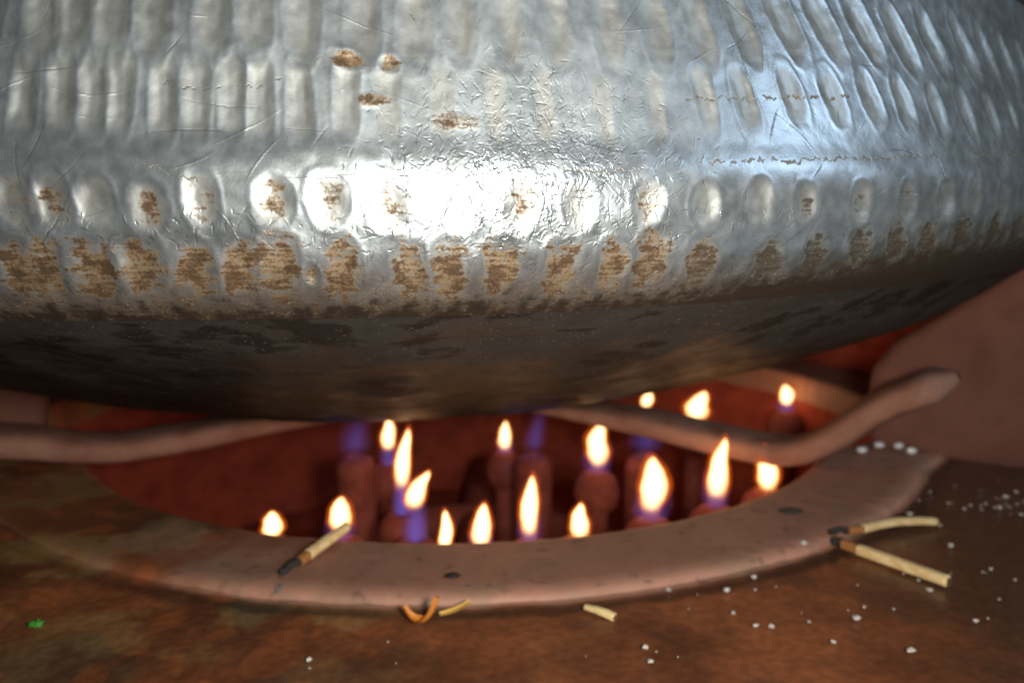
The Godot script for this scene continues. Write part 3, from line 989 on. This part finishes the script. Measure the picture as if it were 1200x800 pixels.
func build_small_things() -> void:
	var py := -0.0007
	match_thing(Vector3(-0.0396, py + 0.0014, -0.1312), Vector3(-0.0318, 0.0026, -0.1475), 0.22, "spent matchstick with blackened head leaning on the ring's front edge", 0.0016)
	match_thing(Vector3(0.0618, py + 0.0012, -0.1452), Vector3(0.0742, py + 0.0011, -0.1285), 0.06, "pale straight matchstick lying nearest the camera, lower arm of a V", 0.0018)
	match_thing(Vector3(0.0618, py + 0.0027, -0.1462), Vector3(0.0860, py + 0.0012, -0.1552), 0.12, "thin bent matchstick scorched for half its length, upper arm of a V", 0.0014, Vector3(0, 0.0004, -0.0008))
	# ash
	var ash := plain_mat(rgb8(104, 106, 100), 0.9)
	var o := part("ash_lump", blob(Vector3(0.0010, 0.0008, 0.0014), 33, 0.5), ash, self)
	o.position = Vector3(-0.0388, py + 0.0005, -0.1265)
	tag(o, "small grey ash lump below the blackened match head", "ash")
	o = part("ash_flake", blob(Vector3(0.0015, 0.0008, 0.0010), 35, 0.5), ash, self)
	o.position = Vector3(0.0592, py + 0.0004, -0.1478)
	tag(o, "grey ash flake at the joint of the two matchsticks", "ash")
	# peel
	var path := PackedVector3Array()
	for i in 15:
		var f := i / 14.0
		path.append(Vector3(lerpf(-0.0170, -0.0112, f), py + 0.0004 + 0.0042 * pow(absf(f - 0.42) * 1.75, 2.4), -0.1168 + 0.0016 * f))
	var skin := plain_mat(rgb8(206, 130, 52), 0.45)
	skin.backlight_enabled = true
	skin.backlight = Color(0.4, 0.22, 0.08)
	o = part("orange_peel_curl", curl_strip(path, 0.0020, 0.0005), skin, self)
	tag(o, "curled orange strip of dried peel in front of the ring", "peel")
	path = PackedVector3Array()
	for i in 13:
		var f := i / 12.0
		path.append(Vector3(lerpf(-0.0114, -0.0066, f), py + 0.0003 + 0.0016 * f * f, -0.1184 - 0.0010 * f))
	var skin2 := plain_mat(rgb8(222, 182, 92), 0.45)
	skin2.backlight_enabled = true
	skin2.backlight = Color(0.4, 0.32, 0.14)
	o = part("yellow_peel_curl", curl_strip(path, 0.0013, 0.0003), skin2, self)
	tag(o, "thin yellow strip of peel touching the orange curl", "peel")
	o = part("wood_splinter", stick(Vector3(0.0116, py + 0.0007, -0.1203), Vector3(0.0160, py + 0.0006, -0.1170), 0.0009, 0.0011, Vector3(0, 0.0002, 0), 0.0002), wood_material(69, [rgb8(214, 186, 122), rgb8(238, 216, 160), rgb8(204, 170, 106)]), self)
	tag(o, "short pale wood splinter lying in front of the ring", "splinter")
	var leaf := plain_mat(rgb8(62, 138, 46), 0.5)
	o = part("green_leaf_scrap", blob(Vector3(0.0011, 0.0004, 0.0009), 41, 0.7), leaf, self)
	o.position = Vector3(-0.0733, py + 0.0005, -0.1154)
	tag(o, "tiny bright green leaf scrap on the rusty plate", "leaf scrap")
	o = part("dark_crumb", blob(Vector3(0.0013, 0.0004, 0.0007), 43, 0.4), plain_mat(rgb8(34, 26, 22), 0.7), self)
	o.position = Vector3(-0.0102, 0.0011, -0.1293)
	tag(o, "flat dark crumb on the ring's front lip", "crumb", "")
	o = part("orange_crumb", blob(Vector3(0.0008, 0.0005, 0.0007), 44, 0.5), plain_mat(rgb8(196, 104, 36), 0.6), self)
	o.position = Vector3(0.0030, py + 0.0004, -0.1266)
	tag(o, "orange crumb between the yellow peel and the splinter", "crumb")
	o = part("charcoal_crumb", blob(Vector3(0.0022, 0.0005, 0.0013), 45, 0.5), plain_mat(rgb8(58, 50, 46), 0.8), self)
	o.position = Vector3(0.0586, 0.0006, -0.1607)
	tag(o, "flat grey burnt crumb on the ring below the blunt flame", "crumb")
	# glossy beads and salt grains
	var wet := plain_mat(rgb8(232, 234, 232), 0.12, 0.7)
	var where := [Vector3(0.0912, 0.0008, -0.2023), Vector3(0.0977, 0.0008, -0.2069), Vector3(0.1026, 0.0008, -0.2062), Vector3(0.1037, 0.0008, -0.2016)]
	var which := ["first glossy bead of four on the ring, nearest the flames", "second glossy bead on the ring, highest beside the support lug", "third glossy bead of four, farthest back beside the lug", "last glossy bead of four on the ring, nearest the plate"]
	for k in 4:
		o = part("glossy_bead", blob(Vector3(0.0013, 0.0008, 0.0011), 50 + k, 0.25), wet, self)
		o.position = where[k] + Vector3(0, 0.0006, 0)
		tag(o, which[k], "bead", "glossy beads on the ring")
	var salt := plain_mat(rgb8(196, 190, 180), 0.18, 0.7)
	var grain0: Array[Mesh] = []
	for k in 4:
		grain0.append(blob(Vector3(0.0005, 0.0004, 0.00055), 60 + k, 0.7))
	o = part("salt_grain", blob(Vector3(0.0011, 0.0008, 0.0009), 58, 0.4), plain_mat(rgb8(236, 238, 240), 0.2, 0.7), self)
	o.position = Vector3(0.0554, py + 0.0005, -0.1450)
	tag(o, "largest bright white grain between the ring and the matches", "salt grain", "salt grains on the plate")
	var marks := [[Vector3(-0.014, 0, -0.117), "the orange peel curl"], [Vector3(0.014, 0, -0.118), "the pale wood splinter"], [Vector3(0.069, 0, -0.139), "the straight lower matchstick"], [Vector3(0.087, 0, -0.158), "the bent upper matchstick's clean end"], [Vector3(0.0554, 0, -0.145), "the largest white grain"], [Vector3(0.003, 0, -0.1266), "the orange crumb"], [Vector3(-0.0388, 0, -0.1265), "the grey ash lump"]]
	var near := {}
	for k in 96:
		var at := Vector3.ZERO
		if k < 44:
			at = Vector3(rng.randfn(0.106, 0.010), py, rng.randfn(-0.168, 0.007))
		else:
			at = Vector3(rng.randf_range(-0.045, 0.095), py, rng.randf_range(-0.135, -0.103))
			at.x = maxf(at.x, rng.randf_range(-0.05, 0.1))
		var d := at - HEARTH
		if Vector2(d.x, d.z).length() < ring_out(atan2(d.x, d.z)) + 0.002: at.z += 0.02
		o = part("salt_grain", grain0[k % 4], salt, self)
		o.position = at + Vector3(0, 0.0004, 0)
		o.rotation.y = rng.randf() * TAU
		var big := (0.22 + 0.7 * pow(rng.randf(), 2.2))
		o.scale = Vector3(big * rng.randf_range(0.7, 1.4), big * rng.randf_range(0.6, 1.0), big)
		if k < 44:
			tag(o, "tiny pale grain in the dense sprinkling beside the support lug", "salt grain", "salt grains by the support lug")
		else:
			tag(o, "", "salt grain", "salt grains on the plate")
			var best := 0
			for q in marks.size():
				if o.position.distance_to(marks[q][0]) < o.position.distance_to(marks[best][0]): best = q
			if not near.has(best): near[best] = []
			near[best].append(o)
	var rank := ["nearest", "second nearest", "third nearest", "fourth nearest", "fifth nearest", "sixth nearest", "seventh nearest", "eighth nearest", "ninth nearest", "tenth nearest", "eleventh nearest", "twelfth nearest", "thirteenth nearest", "fourteenth nearest", "fifteenth nearest", "sixteenth nearest", "seventeenth nearest", "eighteenth nearest", "nineteenth nearest", "twentieth nearest", "twenty-first nearest", "twenty-second nearest", "twenty-third nearest", "twenty-fourth nearest", "twenty-fifth nearest", "twenty-sixth nearest", "twenty-seventh nearest", "twenty-eighth nearest", "twenty-ninth nearest", "thirtieth nearest", "thirty-first nearest", "thirty-second nearest", "farthest"]
	for q in near:
		near[q].sort_custom(func(a, b): return a.position.distance_to(marks[q][0]) < b.position.distance_to(marks[q][0]))
		for k in near[q].size():
			tag(near[q][k], "tiny pale grain on the brown plate, %s to %s" % [rank[mini(k, rank.size() - 1)], marks[q][1]])
